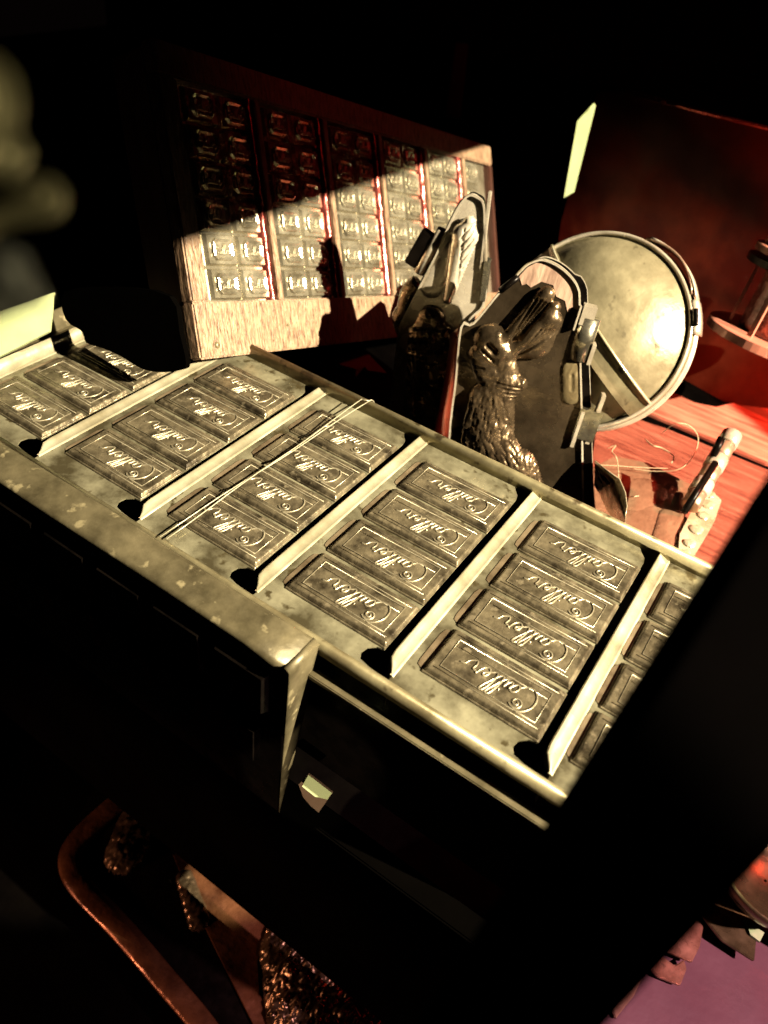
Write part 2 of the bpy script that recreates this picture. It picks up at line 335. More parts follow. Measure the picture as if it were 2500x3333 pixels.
# doubled wire slung over the tray
def pz(x, y, z): return on_plane(x, y, (0, 0, z), (0, 0, 1))
bm = bmesh.new()
for k in (0, 1):
    A_ = pz(798-k*16, 866-k*3, .115*U); B_ = pz(345+k*14, 1158+k*5, .035*U)
    tube(bm, [A_.lerp(B_, t/12)+Vector((0, 0, .0006*math.sin(t*.9+k))) for t in range(13)], .00034, 6)
tube(bm, [pz(782, 863, .115*U), pz(798, 866, .115*U)], .00034, 6)
P = [pz(798, 866, .115*U), pz(802, 864, .112*U), pz(808, 869, .05*U), pz(806, 880, -.05*U)]
tube(bm, cat_rom([tuple(p) for p in P], 6), .00034, 6)
tag(obj('wire_loop', bm, 'wire', None, True), 'thin bright doubled wire stretched over the third column of the tray', 'wire')

# ------------------------------------------------------------------ wooden framed mould
ex = Vector((.05870344, .95467745, -.29179596)); ey = Vector((-.43729073, .28735561, .85217579))
WN = ex.cross(ey).normalized()
corner = on_plane(435, 772, (0, 0, .018), (0, 0, 1))
PIT = .0821248*((corner-CAM).length/(Vector((-.00434539, .13458899, .004))-CAM).length)
ori = CAM + (Vector((-.01492477, .23366333, .00816346))-CAM)*(PIT/.0821248)
WF = frame(ori, ex, ey); p_ = PIT
WOOD = thing('framed_mould', 'wooden frame holding a tin panel of small square cells, leaning behind the tray', 'chocolate mould', WF)
x0, x1, y0, y1 = -1.135, 4.86, -.465, 1.95
ix0, ix1, iy0, iy1 = -.93, 4.74, -.005, 1.70
def wood_piece(name, a, b, c, d, m_='wood', z0=-.13, z1=.0, bev=.0012):
    bm = bmesh.new(); box(bm, a*p_, b*p_, c*p_, d*p_, z0*p_, z1*p_, bev); return obj(name, bm, m_, WOOD)
wood_piece('frame_rail', x0, x1, y0, iy0); wood_piece('frame_rail', x0, x1, iy1, y1, 'wood')
wood_piece('frame_stile', x0, ix0, iy0+.002, iy1-.002); wood_piece('frame_stile', ix1, x1, iy0+.002, iy1-.002, 'wood_shaded')
wood_piece('back_board', x0+.02, x1-.02, y0+.02, y1-.02, 'wood_shaded', -.52, -.132)
bm = bmesh.new(); box(bm, (ix0-.01)*p_, (ix1+.01)*p_, (iy0-.01)*p_, (iy1+.01)*p_, -.12*p_, -.085*p_); obj('mould_panel', bm, 'cell', WOOD)
for hx, hy, hr in ((-.93, -.36, .028), (.02, -.24, .014)):
    bm = bmesh.new(); lathe(bm, [(0.0005, .0015), (hr*p_*.7, .0014), (hr*p_, .0002), (hr*p_, -.001)], 20)
    o = obj('nail', bm, 'rim', WOOD, True); o.location = (hx*p_, hy*p_, 0)
# one cell
def cell_mesh():
    bm = bmesh.new(); W_, H_ = .36, .262; b = .05
    frust(bm, 0, W_*p_, 0, H_*p_, -.085*p_, -.045*p_, .016*p_, .016*p_)
    # dished pillow with chamfered corners
    a, c, e, f_ = .055, W_-.055, .04, H_-.04; k = .035
    oct_ = [(a+k, e), (c-k, e), (c, e+k), (c, f_-k), (c-k, f_), (a+k, f_), (a, f_-k), (a, e+k)]
    z = [-.044, -.022, -.018, -.030]; sc = [1, .93, .86, .66]; cx, cy = W_/2, H_/2; prev = None
    for zz, s in zip(z, sc):
        ring = [bm.verts.new(((cx+(x-cx)*s)*p_, (cy+(y-cy)*s)*p_, zz*p_)) for x, y in oct_]
        if prev:
            for i in range(8): bm.faces.new((prev[i], prev[(i+1) % 8], ring[(i+1) % 8], ring[i]))
        prev = ring
    bm.faces.new(prev); return bm
cell0 = obj('cell', cell_mesh(), 'cell', WOOD)
bm = bmesh.new(); lettering_bm(bm, .062*p_, .092*p_, .235*p_, .0062*p_, -.027*p_, 2, 4, False, .8); obj('lettering', bm, 'letter', cell0, True)
first = True
for pc in range(6):
    xa = pc-1+.10+(.05 if pc == 0 else 0)
    for hcol in range(2):
        if pc == 5 and hcol == 1: continue
        for r_ in range(6):
            c_ = cell0 if first else copy_tree(cell0, WOOD); first = False
            c_.location = ((xa+.012+hcol*.385)*p_, (.012+r_*.282)*p_, 0)
for i in range(5):
    bm = bmesh.new()   # metal strip with a sloping face
    P = [(-.135, -.10), (-.13, .0), (-.03, -.045), (-.03, -.10)]
    A = [bm.verts.new(((i+a)*p_, iy0*p_, b*p_)) for a, b in P]; Bv = []
    nn = 24; rows = []
    for j in range(nn+1):
        y = iy0+.003+(iy1-iy0-.006)*j/nn
        rows.append([bm.verts.new(((i+a+.004*math.sin(j*1.9+i))*p_, y*p_, (b+.006*math.sin(j*2.7+i*2))*p_)) for a, b in P])
    for v in A: bm.verts.remove(v)
    for A_, B_ in zip(rows, rows[1:]):
        for k in range(3): bm.faces.new((A_[k], A_[k+1], B_[k+1], B_[k]))
    obj('metal_strip', bm, 'strip', WOOD, True)
    bm = bmesh.new(); box(bm, (i-.028)*p_, (i+.045)*p_, (iy0+.002)*p_, (iy1-.002)*p_, -.10*p_, -.012*p_, .0006); obj('wooden_slat', bm, 'wood', WOOD)

# ------------------------------------------------------------------ relief helper
def seg_d(px, py, a, b):
    vx, vy = b[0]-a[0], b[1]-a[1]; L2 = vx*vx+vy*vy; t = 0 if L2 == 0 else max(0, min(1, ((px-a[0])*vx+(py-a[1])*vy)/L2))
    return math.hypot(px-a[0]-vx*t, py-a[1]-vy*t), t
def relief(name, caps, grooves, parent, mt, res, z0=.0005, nz=(.0006, 260, .0)):
    # caps: (a, b, ra, rb, height, crest) in local metres
    xs = [c[i][0] for c in caps for i in (0, 1)]; ys = [c[i][1] for c in caps for i in (0, 1)]; R = max(max(c[2], c[3]) for c in caps)
    X0, X1, Y0, Y1 = min(xs)-R, max(xs)+R, min(ys)-R, max(ys)+R
    nx, ny = int((X1-X0)/res)+1, int((Y1-Y0)/res)+1
    H = {}
    for j in range(ny):
        for i in range(nx):
            x, y = X0+i*res, Y0+j*res; s4 = 0; amp = 0; qm = 0
            for a, b, ra, rb, h, am in caps:
                d, t = seg_d(x, y, a, b); r = ra+(rb-ra)*t
                if d < r:
                    q = h*math.sqrt(1-(d/r)**2); s4 += q**4
                    if q > qm: qm = q; amp = am
            s = s4**.25
            if s > 0:
                if amp:
                    v = Vector((x*nz[1], y*nz[1]*.55, 3.1)); nv = noise.noise(v)+.5*noise.noise(v*2.3)
                    s += amp*nz[0]*(abs(nv)*2-.35)*min(1, s/.003)
                for a, b, r, dp in grooves:
                    d, t = seg_d(x, y, a, b)
                    if d < r: s -= dp*(1-(d/r)**2)
                H[(i, j)] = max(s, .0002)
    idx = {}; verts = []; faces = []
    for (i, j), s in H.items(): idx[(i, j)] = len(verts); verts.append((X0+i*res, Y0+j*res, z0+s))
    for (i, j) in H:
        q = [(i, j), (i+1, j), (i+1, j+1), (i, j+1)]
        if all(k in idx for k in q): faces.append([idx[k] for k in q])
    return rawobj(name, verts, faces, mt, parent)
def outline_plate(name, pts, th, mt, parent, z=0, bev=.0):
    bm = bmesh.new(); prism(bm, pts, z-th, z); return obj(name, bm, mt, parent)
def edge_flange(pts, closed, w, z0, z1, mt, parent, name='flange'):
    bm = bmesh.new(); P = [Vector((p[0], p[1], 0)) for p in pts]; n = len(P); r0 = []; r1 = []
    for i, p in enumerate(P):
        a = P[i-1] if (i > 0 or closed) else p; b = P[(i+1) % n] if (i < n-1 or closed) else p
        d = (b-a).normalized(); s = Vector((-d.y, d.x, 0))*w/2
        r0.append([bm.verts.new(p+s+Vector((0, 0, z))) for z in (z0, z1)]+[bm.verts.new(p-s+Vector((0, 0, z))) for z in (z1, z0)])
    for i in range(n if closed else n-1):
        A, B = r0[i], r0[(i+1) % n]
        for k in range(4): bm.faces.new((A[k], A[(k+1) % 4], B[(k+1) % 4], B[k]))
    return obj(name, bm, mt, parent)
def clip_mesh(parent, at, ang, L=.022, wd=.010, dp=.012, mt='clip', z=0):
    bm = bmesh.new(); P = []
    for k in range(13):
        a = math.pi*k/12-math.pi/2; P.append((wd*.5*math.cos(a)+.001, dp*.5*math.sin(a)))
    P = [(-wd*.55, -dp*.5)]+P+[(-wd*.55, dp*.5), (-wd*.75, dp*.62)]
    rows = [[bm.verts.new((x, (t-.5)*L, y)) for x, y in P] for t in (0, .12, .88, 1)]
    for A, B in zip(rows, rows[1:]):
        for i in range(len(A)-1): bm.faces.new((A[i], A[i+1], B[i+1], B[i]))
    o = obj('clip', bm, mt, parent, True); o.modifiers.new('s', 'SOLIDIFY').thickness = .0009
    o.location = (at[0], at[1], z); o.rotation_euler = (0, 0, ang); return o

# ------------------------------------------------------------------ rabbit mould in front (B)
FB = frame(on_plane(1130, 850, (0, 3.0*U, 0), (0, 1, 0)), Vector((.93, .36, -.03)), Vector((-.10, .20, .97)))
RB = thing('rabbit_mould', 'dark tinplate rabbit mould with laid-back ribbed ears, two spring clips on its right edge', 'rabbit mould', FB)
def zb(x, y): return uv(FB, 849.4+x*.32, 544+y*.32)
out = [(370, 1900), (380, 1260), (425, 860), (462, 505), (545, 480), (720, 270), (840, 150), (900, 90), (960, 60), (1010, 52), (1080, 75), (1150, 120), (1215, 185), (1250, 250), (1258, 330), (1262, 700), (1272, 1100), (1285, 1900)]
out = [(q.x, q.y) for q in cat_rom(out, 4)]; pts = [zb(*q) for q in out]
outline_plate('plate', pts, .0012, 'plate_tin', RB)
edge_flange(pts, False, .0012, -.0020, .0022, 'polish', RB)
back = [zb(x+(52 if y > 180 else 24)+y*.012, y-2) for x, y in out]
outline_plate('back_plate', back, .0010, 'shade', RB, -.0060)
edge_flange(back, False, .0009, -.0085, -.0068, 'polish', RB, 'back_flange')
caps = []
def cb(a, b, ra, rb, h, am=1): 
    A, B = zb(*a), zb(*b); k = .0004*.32/.32
    caps.append((A, B, ra*SCB, rb*SCB, h*SCB, am))
SCB = (Vector(zb(900, 900))-Vector(zb(1000, 900))).length/100
cb((780, 560), (1035, 280), 52, 60, 70, .1)        # far ear
cb((790, 660), (950, 590), 70, 134, 64, .1); cb((950, 590), (1062, 455), 134, 86, 80, .3)   # near ear
cb((1060, 420), (1085, 370), 85, 50, 60, .2)
cb((660, 595), (690, 640), 124, 112, 95, .0)      # skull
cb((592, 690), (630, 805), 92, 98, 84, .4)         # muzzle, cheek
cb((730, 700), (760, 900), 95, 120, 78, .7)
cb((700, 880), (850, 880), 110, 62, 70, .9)         # neck ruff
cb((665, 1000), (650, 1250), 165, 178, 92, .9)     # chest
cb((650, 1250), (730, 1550), 178, 260, 98, 1.0)     # belly
cb((560, 950), (500, 1150), 40, 36, 60, .8); cb((500, 1150), (475, 1270), 30, 22, 40, .6)
cb((820, 1450), (880, 1700), 170, 190, 90, 1.3)
gro = []
def gb(a, b, r, d): gro.append((zb(*a), zb(*b), r*SCB, d*SCB))
for k in range(4): gb((785+k*24, 590-k*6), (975+k*24, 300+k*14), 11, 34)
for k in range(5): gb((830+k*18, 690-k*10), (1000+k*26, 500+k*4), 9, 10)
for k in range(16):   # combed fur on chest and flank
    gb((540+k*17, 960+(k % 4)*70), (520+k*19, 1030+(k % 4)*72), 6, 9); gb((560+k*18, 1250+(k % 3)*80), (575+k*21, 1330+(k % 3)*80), 7, 10)
gb((650, 610), (690, 650), 26, 40); gb((600, 640), (680, 720), 9, 20); gb((560, 760), (620, 770), 8, 20)
for k in range(5): gb((700+k*30, 860+k*36), (860, 900+k*30), 8, 14)
relief('rabbit_relief', caps, gro, RB, 'polish_dark', .00075)
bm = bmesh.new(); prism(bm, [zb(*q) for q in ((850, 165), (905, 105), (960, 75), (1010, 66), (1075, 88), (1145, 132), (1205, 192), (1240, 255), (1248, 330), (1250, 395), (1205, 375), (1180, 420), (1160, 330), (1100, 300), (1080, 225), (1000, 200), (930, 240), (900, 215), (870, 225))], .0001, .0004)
obj('lit_tin', bm, 'lit_rose', RB)  # lighter pink layer; light on the plate's top put into colour
caps = []; gro = []
cb((1205, 790), (1205, 970), 64, 64, 14, .8); gb((1205, 830), (1205, 930), 16, 6)
relief('medallion', caps, gro, RB, 'brass', .0007)
def part_box(parent, name, cx, cy, w_, h_, z0, z1, mt, ang=0, bev=.0004):
    bm = bmesh.new(); box(bm, -w_/2, w_/2, -h_/2, h_, z0, z1, bev) if False else box(bm, -w_/2, w_/2, -h_/2, h_/2, z0, z1, bev)
    o = obj(name, bm, mt, parent); o.location = (cx, cy, 0); o.rotation_euler = (0, 0, ang); return o
gp = Vector((*zb(1285, 590), -.003)); bm = bmesh.new(); tube(bm, [gp+Vector((0, t, 0)) for t in (-.0140, -.0138, .0138, .0140)], lambda t: .0072 if 0 < t < 1 else .0064, 20)
obj('clip', bm, 'clip', RB, True)
gp = zb(1312, 430); part_box(RB, 'clip_tab', gp[0], gp[1], .009, .013, -.006, .003, 'polish')
gp = zb(1240, 440); part_box(RB, 'clip_tab', gp[0], gp[1], .0016, .016, 0, .004, 'polish')
gp = zb(1335, 690); part_box(RB, 'clip_tab', gp[0], gp[1], .003, .014, -.006, .003, 'polish')
gp = zb(1305, 1165); part_box(RB, 'clip', gp[0], gp[1], .0150, .0215, -.005, .0030, 'clip')
gp = zb(1242, 1190); part_box(RB, 'clip_tab', gp[0], gp[1], .0030, .027, -.001, .0032, 'polish')
gp = zb(1362, 1130); part_box(RB, 'clip_tab', gp[0], gp[1], .0032, .036, -.005, .0024, 'polish')
A_, B_ = Vector((*zb(722, 262), .001)), Vector((*zb(845, 165), .001)); bm = bmesh.new(); tube(bm, [A_, B_], .0022, 10); obj('clip', bm, 'shade', RB, True)
A_, B_ = Vector((*zb(716, 272), .001)), Vector((*zb(815, 190), .001)); bm = bmesh.new(); tube(bm, [A_, B_], .0012, 10); obj('clip_tab', bm, 'polish', RB, True)

# ------------------------------------------------------------------ rabbit mould behind (A)
FA = frame(on_plane(930, 780, (0, 3.3*U, 0), (0, 1, 0)), Vector((.93, .33, .10)), Vector((-.05, .10, .98)))
RA = thing('rabbit_mould', 'shiny tinplate rabbit mould with a tall pointed ear, half hidden by the darker one', 'rabbit mould', FA)
def za(x, y): return uv(FA, 730+x*.306, 318.5+y*.306)
out = [(300, 2300), (372, 1820), (425, 1370), (445, 1250), (520, 1100), (700, 750), (800, 520), (870, 395), (930, 335), (985, 350), (1030, 400), (1040, 600), (1040, 1060), (960, 1180), (885, 1255), (862, 1380), (830, 1640), (790, 1990), (760, 2300)]
out = [(q.x, q.y) for q in cat_rom(out, 4)]; pts = [za(*q) for q in out]
outline_plate('plate', pts, .0012, 'polish', RA)
edge_flange(pts, False, .0014, -.0022, .0020, 'polish', RA)
back = [za(x-26 if x < 900 else x-6, y+4) for x, y in out]
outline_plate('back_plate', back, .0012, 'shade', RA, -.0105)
caps = []; gro = []
SCB = (Vector(za(700, 900))-Vector(za(800, 900))).length/100
def ca(a, b, ra, rb, h, am=1): caps.append((za(*a), za(*b), ra*SCB, rb*SCB, h*SCB, am))
def ga(a, b, r, d): gro.append((za(*a), za(*b), r*SCB, d*SCB))
ca((780, 1060), (900, 620), 40, 95, 70, .2); ca((900, 620), (935, 520), 95, 45, 60, .1)
ca((660, 990), (800, 700), 80, 40, 14, .1)
ca((660, 1210), (640, 1330), 105, 130, 62, .6); ca((560, 1300), (740, 1300), 70, 75, 60, .8)
ca((620, 1330), (630, 1850), 135, 185, 80, 1.0); ca((745, 1340), (730, 1600), 55, 62, 60, 1.1); ca((730, 1600), (700, 1900), 62, 60, 55, 1.1)
ca((640, 1850), (600, 2200), 190, 200, 80, 1)
ga((850, 950), (905, 560), 10, 12)
for k in range(6): ga((880, 900-k*55), (965, 800-k*55), 7, 16)
ga((520, 1420), (760, 1420), 14, 26); ga((560, 1260), (760, 1255), 12, 20); ga((540, 1450), (560, 1850), 14, 22)
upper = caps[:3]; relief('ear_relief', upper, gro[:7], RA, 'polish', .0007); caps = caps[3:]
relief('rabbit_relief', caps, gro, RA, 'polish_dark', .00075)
bm = bmesh.new()   # lit side rim at the lower right
P = [za(870, 1250), za(885, 1300), za(845, 1640), za(800, 2000), za(770, 2300)]
Q = [za(800, 1290), za(815, 1330), za(765, 1650), za(690, 2000), za(640, 2300)]
A = [bm.verts.new((*p, .003)) for p in P]; B = [bm.verts.new((*q, .012)) for q in Q]
for i in range(4): bm.faces.new((A[i], A[i+1], B[i+1], B[i]))
obj('side_wall', bm, 'pinktin', RA, True).modifiers.new('s', 'SOLIDIFY').thickness = .0008
bm = bmesh.new()   # face profile of the rear half peeking out at the left
P = cat_rom([za(*q) for q in ((540, 1010), (480, 1060), (455, 1140), (440, 1200), (410, 1250), (425, 1320), (445, 1360))], 4)
for i in range(1): pass
tube(bm, [Vector((v.x, v.y, -.016)) for v in P], .007, 8); obj('rear_relief', bm, 'polish_dark', RA, True)
g1 = za(648, 745); bm = bmesh.new(); tube(bm, [Vector((0, t, 0)) for t in (-.0175, -.0172, .0172, .0175)], lambda t: .0042 if 0 < t < 1 else .0036, 16); o = obj('clip', bm, 'polish', RA, True); o.location = (*g1, -.004); o.rotation_euler = (0, 0, -.46)
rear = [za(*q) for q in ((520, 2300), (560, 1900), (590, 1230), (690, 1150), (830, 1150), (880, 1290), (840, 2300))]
outline_plate('shadow_block', rear, .055, 'shade', RA, -.013)  # added block behind the mould, there to shade the frame's rail
g1 = za(575, 735); bm = bmesh.new(); box(bm, -.006, .006, -.013, .013, -.006, .004, .0008); o = obj('clip_tab', bm, 'shade', RA); o.location = (*g1, -.006); o.rotation_euler = (0, 0, -.46)
g1 = za(1038, 940); part_box(RA, 'clip_tab', g1[0], g1[1], .004, .028, -.008, .003, 'clip')
g1 = za(1040, 590); part_box(RA, 'clip_tab', g1[0], g1[1], .0022, .05, -.004, .002, 'polish')

# ------------------------------------------------------------------ round dish mould
def ellipse_dir(): pass
DO = on_plane(1273, 716, (0, 4.3*U, 0), (0, 1, 0))
toc = (CAM-DO).normalized()
dn = (toc*.93 - RT*.27 + UPV*.16).normalized()
dexx = (RT*.55 - UPV*.83); dexx = (dexx-dn*dexx.dot(dn)).normalized()      # along the strap (down to the right)
FD = frame(DO, dexx, dn.cross(dexx))
DISH = thing('round_mould', 'round two-part tin mould with a raised strap across its dull domed face', 'round mould', FD)
R_ = 209*PS/FPX*((DO-CAM).dot(-BK))
bm = bmesh.new(); prof = [(R_*1.0, -.020), (R_*1.0, -.006), (R_*.995, .0), (R_*.985, .002), (R_*.97, 0), (R_*.96, -.001), (R_*.955, -.0005)]
for k in range(1, 15): a = 1-k/14; prof.append((R_*.95*max(a, .002), -.0005+.034*(1-a*a)**.85))
lathe(bm, prof, 96); obj('domed_face', bm, 'dish', DISH, True)
bm = bmesh.new()
for rr, zz, tr in ((R_*.988, .0005, .0016), (R_*1.006, -.009, .0015), (R_*1.0, -.019, .0018)):
    tube(bm, [Vector((rr*math.cos(a), rr*math.sin(a), zz)) for a in [2*math.pi*k/96 for k in range(96)]], tr, 8, True)
obj('rolled_rim', bm, 'polish', DISH, True)
bm = bmesh.new()   # strap: flat band proud of the dome, set off centre
y0, y1 = -.09*R_, .14*R_
L0 = R_*.985
nseg = 20
for sgn, (ya, yb, za_, zb_) in enumerate(((y0, y1, 1, 1),)):
    rowA = []
    for i in range(nseg+1):
        t = -1+2*i/nseg
        xx = t*L0; zz = .002+.034*max(0, 1-t*t)**.8
        rowA.append([bm.verts.new((xx, y, z)) for y, z in ((y0-.001, min(zz-.004, .010)), (y0, zz+.002), (y0+.004, zz+.001), (y1-.004, zz), (y1-.0015, zz+.0022), (y1, zz+.001), (y1+.001, min(zz-.004, .010)))])
    for A, B in zip(rowA, rowA[1:]):
        for k in range(6): bm.faces.new((A[k], A[k+1], B[k+1], B[k]))
obj('strap', bm, 'strap', DISH, False)
bm = bmesh.new()   # fold along the strap's edge
tube(bm, [Vector((t*L0/16, y1, .0042+.034*max(0, 1-(t/16)**2)**.8)) for t in range(-16, 17)], .0011, 6); obj('strap_fold', bm, 'tin_fold', DISH, True)
# small clip plate at the upper right of the rim and the buckle below it
def rim_band(name, pa, pb, r0, z0, z1, th, mt, wob=0):
    a = uv(FD, *pa); b = uv(FD, *pb); a0, a1 = math.atan2(a[1], a[0]), math.atan2(b[1], b[0]); bm = bmesh.new(); rows = []
    for k in range(13):
        t = k/12; an = a0+(a1-a0)*t; rr = r0+wob*math.sin(math.pi*t)
        rows.append([bm.verts.new((rr_*math.cos(an), rr_*math.sin(an), z)) for rr_, z in ((rr, z0), (rr, z1), (rr-th, z1+.001), (rr-th, z0))])
    for A, B in zip(rows, rows[1:]):
        for i in range(4): bm.faces.new((A[i], A[(i+1) % 4], B[(i+1) % 4], B[i]))
    bm.faces.new(rows[0]); bm.faces.new(rows[-1][::-1]); obj(name, bm, mt, DISH, True)
rim_band('rim_clip', (1383, 537), (1455, 650), R_*1.035, -.018, .0005, .0015, 'pinktin', .004)
rim_band('rim_clip_edge', (1388, 540), (1470, 655), R_*1.06, -.014, .0, .0012, 'polish', .002)
rim_band('buckle', (1475, 655), (1505, 720), R_*1.065, -.016, .0008, .006, 'polish')
rim_band('buckle_slot', (1482, 672), (1500, 705), R_*1.058, -.010, .0022, .003, 'shade')

# ------------------------------------------------------------------ hinged small mould with threads at the right
TZ = -1.6*U
def tz(x, y, z=TZ): return on_plane(x, y, (0, 0, z), (0, 0, 1))
FT = frame(tz(1450, 1080, -.9*U), (1, 0, 0), (0, 1, 0))
HT = thing('hinged_mould', 'hinged brown tin mould with a segmented hinge tube, lying on the red-lit boards', 'hinged mould', FT)
def hl(x, y, z=-.9): v = FT.inverted() @ tz(x, y, z*U); return v
bm = bmesh.new()
PL = [hl(1280, 1010), hl(1330, 985), hl(1400, 1000), hl(1490, 1045), hl(1505, 1065), hl(1440, 1190), hl(1400, 1240), hl(1290, 1150)]
prism(bm, [(v.x, v.y) for v in PL], -.0015, 0); obj('cover', bm, 'glass', HT)
A = hl(1490, 1095, -.75); B = hl(1582, 938, -.45)
nseg = 6
for k in range(nseg):
    bm = bmesh.new(); a = A.lerp(B, k/nseg+.004); b = A.lerp(B, (k+1)/nseg-.004); r = .0078 if k % 2 else .0070
    tube(bm, [a, a.lerp(b, .05), a.lerp(b, .95), b], lambda t, r=r: r*(.86 if t < .01 or t > .99 else 1), 16); obj('hinge_knuckle', bm, 'polish' if k % 2 else 'pinktin', HT, True)
bm = bmesh.new()
a = hl(1505, 1110, -.9); 
for (p, q, r) in (((1478, 1105), (1545, 1000), .0025), ((1540, 985), (1560, 945), .003)):
    tube(bm, [hl(*p, -.5), hl(*q, -.35)], r, 8)
obj('hinge_pin', bm, 'shade', HT, True)
# raised flower-stamped side plate catching the light
S0 = [(1500, 1105), (1520, 1080), (1545, 1105), (1530, 1150), (1500, 1200), (1470, 1240), (1450, 1240), (1455, 1180), (1480, 1130)]
bm = bmesh.new(); prism(bm, [(hl(*p, -1.0).x, hl(*p, -1.0).y) for p in S0], -.010, .004)
o = obj('stamped_side', bm, 'tin_fold', HT)
caps = []; gro = []
for (x, y, r) in ((1515, 1115, 7), (1505, 1140, 6), (1490, 1170, 7), (1475, 1200, 6), (1520, 1095, 5), (1465, 1222, 5)):
    v = hl(x, y, -1.0); caps.append(((v.x, v.y), (v.x+.001, v.y+.002), r*.0008, r*.0006, .0022, 1.2))
relief('stamped_flowers', caps, [], HT, 'tin_fold', .0006, z0=.004, nz=(.0003, 260, 0))
caps = []
for (x, y, x2, y2, r, h) in ((1455, 1120, 1430, 1190, 16, .006), (1400, 1060, 1360, 1080, 22, .004), (1340, 1040, 1325, 1080, 15, .003), (1475, 1075, 1460, 1110, 10, .005)):
    v = hl(x, y); v2 = hl(x2, y2); caps.append(((v.x, v.y), (v2.x, v2.y), r*.0007, r*.0006, h*.35, 1.0))
relief('embossed_figure', caps, [], HT, 'glass', .0007, z0=.0, nz=(.0003, 160, 0))
# threads
def thread(P, r, label):
    bm = bmesh.new(); tube(bm, cat_rom([tuple(tz(x, y, z*U)) for x, y, z in P], 8), r*.55, 5); return tag(obj('thread', bm, 'hair', None, True), label, 'thread', 'loose threads on the hinged mould')
thread([(1360, 1012, -.85), (1420, 1018, -.8), (1470, 1012, -.7), (1500, 980, -.6), (1508, 945, -.5), (1490, 920, -.4), (1460, 915, -.4), (1430, 935, -.6)], .0005, 'thread looping in an arc beside the hinge tube')
thread([(1313, 968, -.6), (1330, 962, -.55), (1322, 975, -.6), (1332, 990, -.6), (1336, 1025, -.8), (1335, 1060, -.8)], .0006, 'short hooked thread hanging beside the rabbit mould edge')
thread([(1285, 1004, -.8), (1330, 1006, -.78), (1390, 1010, -.78), (1450, 1012, -.8)], .0004, 'straight thread stretched across the brown cover')
thread([(1395, 950, -.75), (1410, 962, -.7), (1430, 968, -.7), (1455, 985, -.7), (1450, 1000, -.75)], .0009, 'curled straw-like thread near the round mould')
thread([(1336, 1076, -.85), (1365, 1073, -.85), (1380, 1071, -.85)], .0005, 'tiny thread end lying lowest on the cover')

# folded foil leaf beside the black edge of the rabbit mould
FL = [(1286, 1000), (1300, 1020), (1322, 1040), (1335, 1070), (1345, 1100), (1352, 1118)]
bm = bmesh.new(); r0 = [bm.verts.new(tz(x, y, -.35*U)) for x, y in FL]; r1 = [bm.verts.new(tz(x+18*math.sin(i/5*math.pi), y-6, -.22*U)) for i, (x, y) in enumerate(FL)]; r2 = [bm.verts.new(tz(x-26*math.sin(i/5*math.pi), y+28, -.8*U)) for i, (x, y) in enumerate(FL)]
for A, B in ((r0, r1), (r2, r0)):
    for i in range(5): bm.faces.new((A[i], A[i+1], B[i+1], B[i]))
o = obj('metal_leaf', bm, 'tin_fold', None, True); o.modifiers.new('s', 'SOLIDIFY').thickness = .0006
tag(o, 'curled pointed tin leaf behind the right edge of the dark rabbit mould', 'metal leaf')

bm = bmesh.new(); Q = [tz(x, y, -.9*U) for x, y in ((722, 776), (795, 764), (836, 806), (795, 800), (788, 792), (770, 797), (735, 788))]; q0 = Q[0]  # pink piece added in place of light falling on the table
prism(bm, [((p-q0).x, (p-q0).y) for p in Q], -.10*U, 0); o = obj('lit_patch', bm, 'patch'); o.location = q0; tag(o, 'added pink piece as the lit scrap between the framed mould and the shiny rabbit mould', 'wood scrap')

# ------------------------------------------------------------------ red-lit boards
def flat_board(name, px, z, th, mt, label, cat, group=None):
    P = [tz(x, y, z) for x, y in px]; o0 = P[0]
    bm = bmesh.new(); prism(bm, [((p-o0).x, (p-o0).y) for p in P], -th, 0); bmesh.ops.bevel(bm, geom=[e for e in bm.edges], offset=.0012, segments=2, affect='EDGES')
    o = obj(name, bm, mt); o.location = o0; return tag(o, label, cat, group)
flat_board('wooden_board', [(1270, 1030), (1290, 900), (1380, 905), (1440, 925), (1700, 1030), (1800, 1200), (1560, 1420), (1330, 1300)], TZ, .018, 'table', 'red-lit planed board under the hinged mould', 'board', 'red-lit wooden boards')
flat_board('wooden_board', [(1400, 890), (1450, 845), (1500, 868), (1545, 878), (1600, 865), (1760, 830), (1900, 1000), (1659, 1000)], TZ+.004, .018, 'table', 'red-lit board with a scooped edge behind the round mould', 'board', 'red-lit wooden boards')

# ------------------------------------------------------------------ brown sheet standing behind
FP = frame(on_plane(1450, 600, (0, 8.2*U, 0), (0, 1, 0)), Vector((.95, -.28, -.05)), Vector((-.02, .22, .97)))
SH = thing('metal_sheet', 'large dark brown sheet standing at the back right, upright behind the round mould', 'sheet', FP)
pts = [uv(FP, *q) for q in ((1290, 196), (1380, 196), (1800, 330), (1800, 900), (1560, 870), (1480, 872), (1190, 640), (1212, 480))]
outline_plate('sheet', pts, .004, 'redpanel', SH)
bm = bmesh.new(); P = [uv(FP, *q) for q in ((1368, 203), (1500, 238), (1800, 312))]
tube(bm, [Vector((x, y, .001)) for x, y in P], .0022, 6); obj('top_bead', bm, 'strip', SH, True)
# pale edge strip left of the sheet
FS = frame(on_plane(1250, 330, (0, 8.0*U, 0), (0, 1, 0)), Vector((.95, .28, -.05)), Vector((-.02, .22, .97)))
bm = bmesh.new(); prism(bm, [uv(FS, *q) for q in ((1283, 222), (1287, 228), (1240, 415), (1218, 427), (1247, 262), (1268, 238))], -.004, 0)
o = obj('pale_card', bm, 'cream'); o.matrix_world = FS; tag(o, 'narrow pale yellow card strip against the left edge of the brown sheet', 'card')

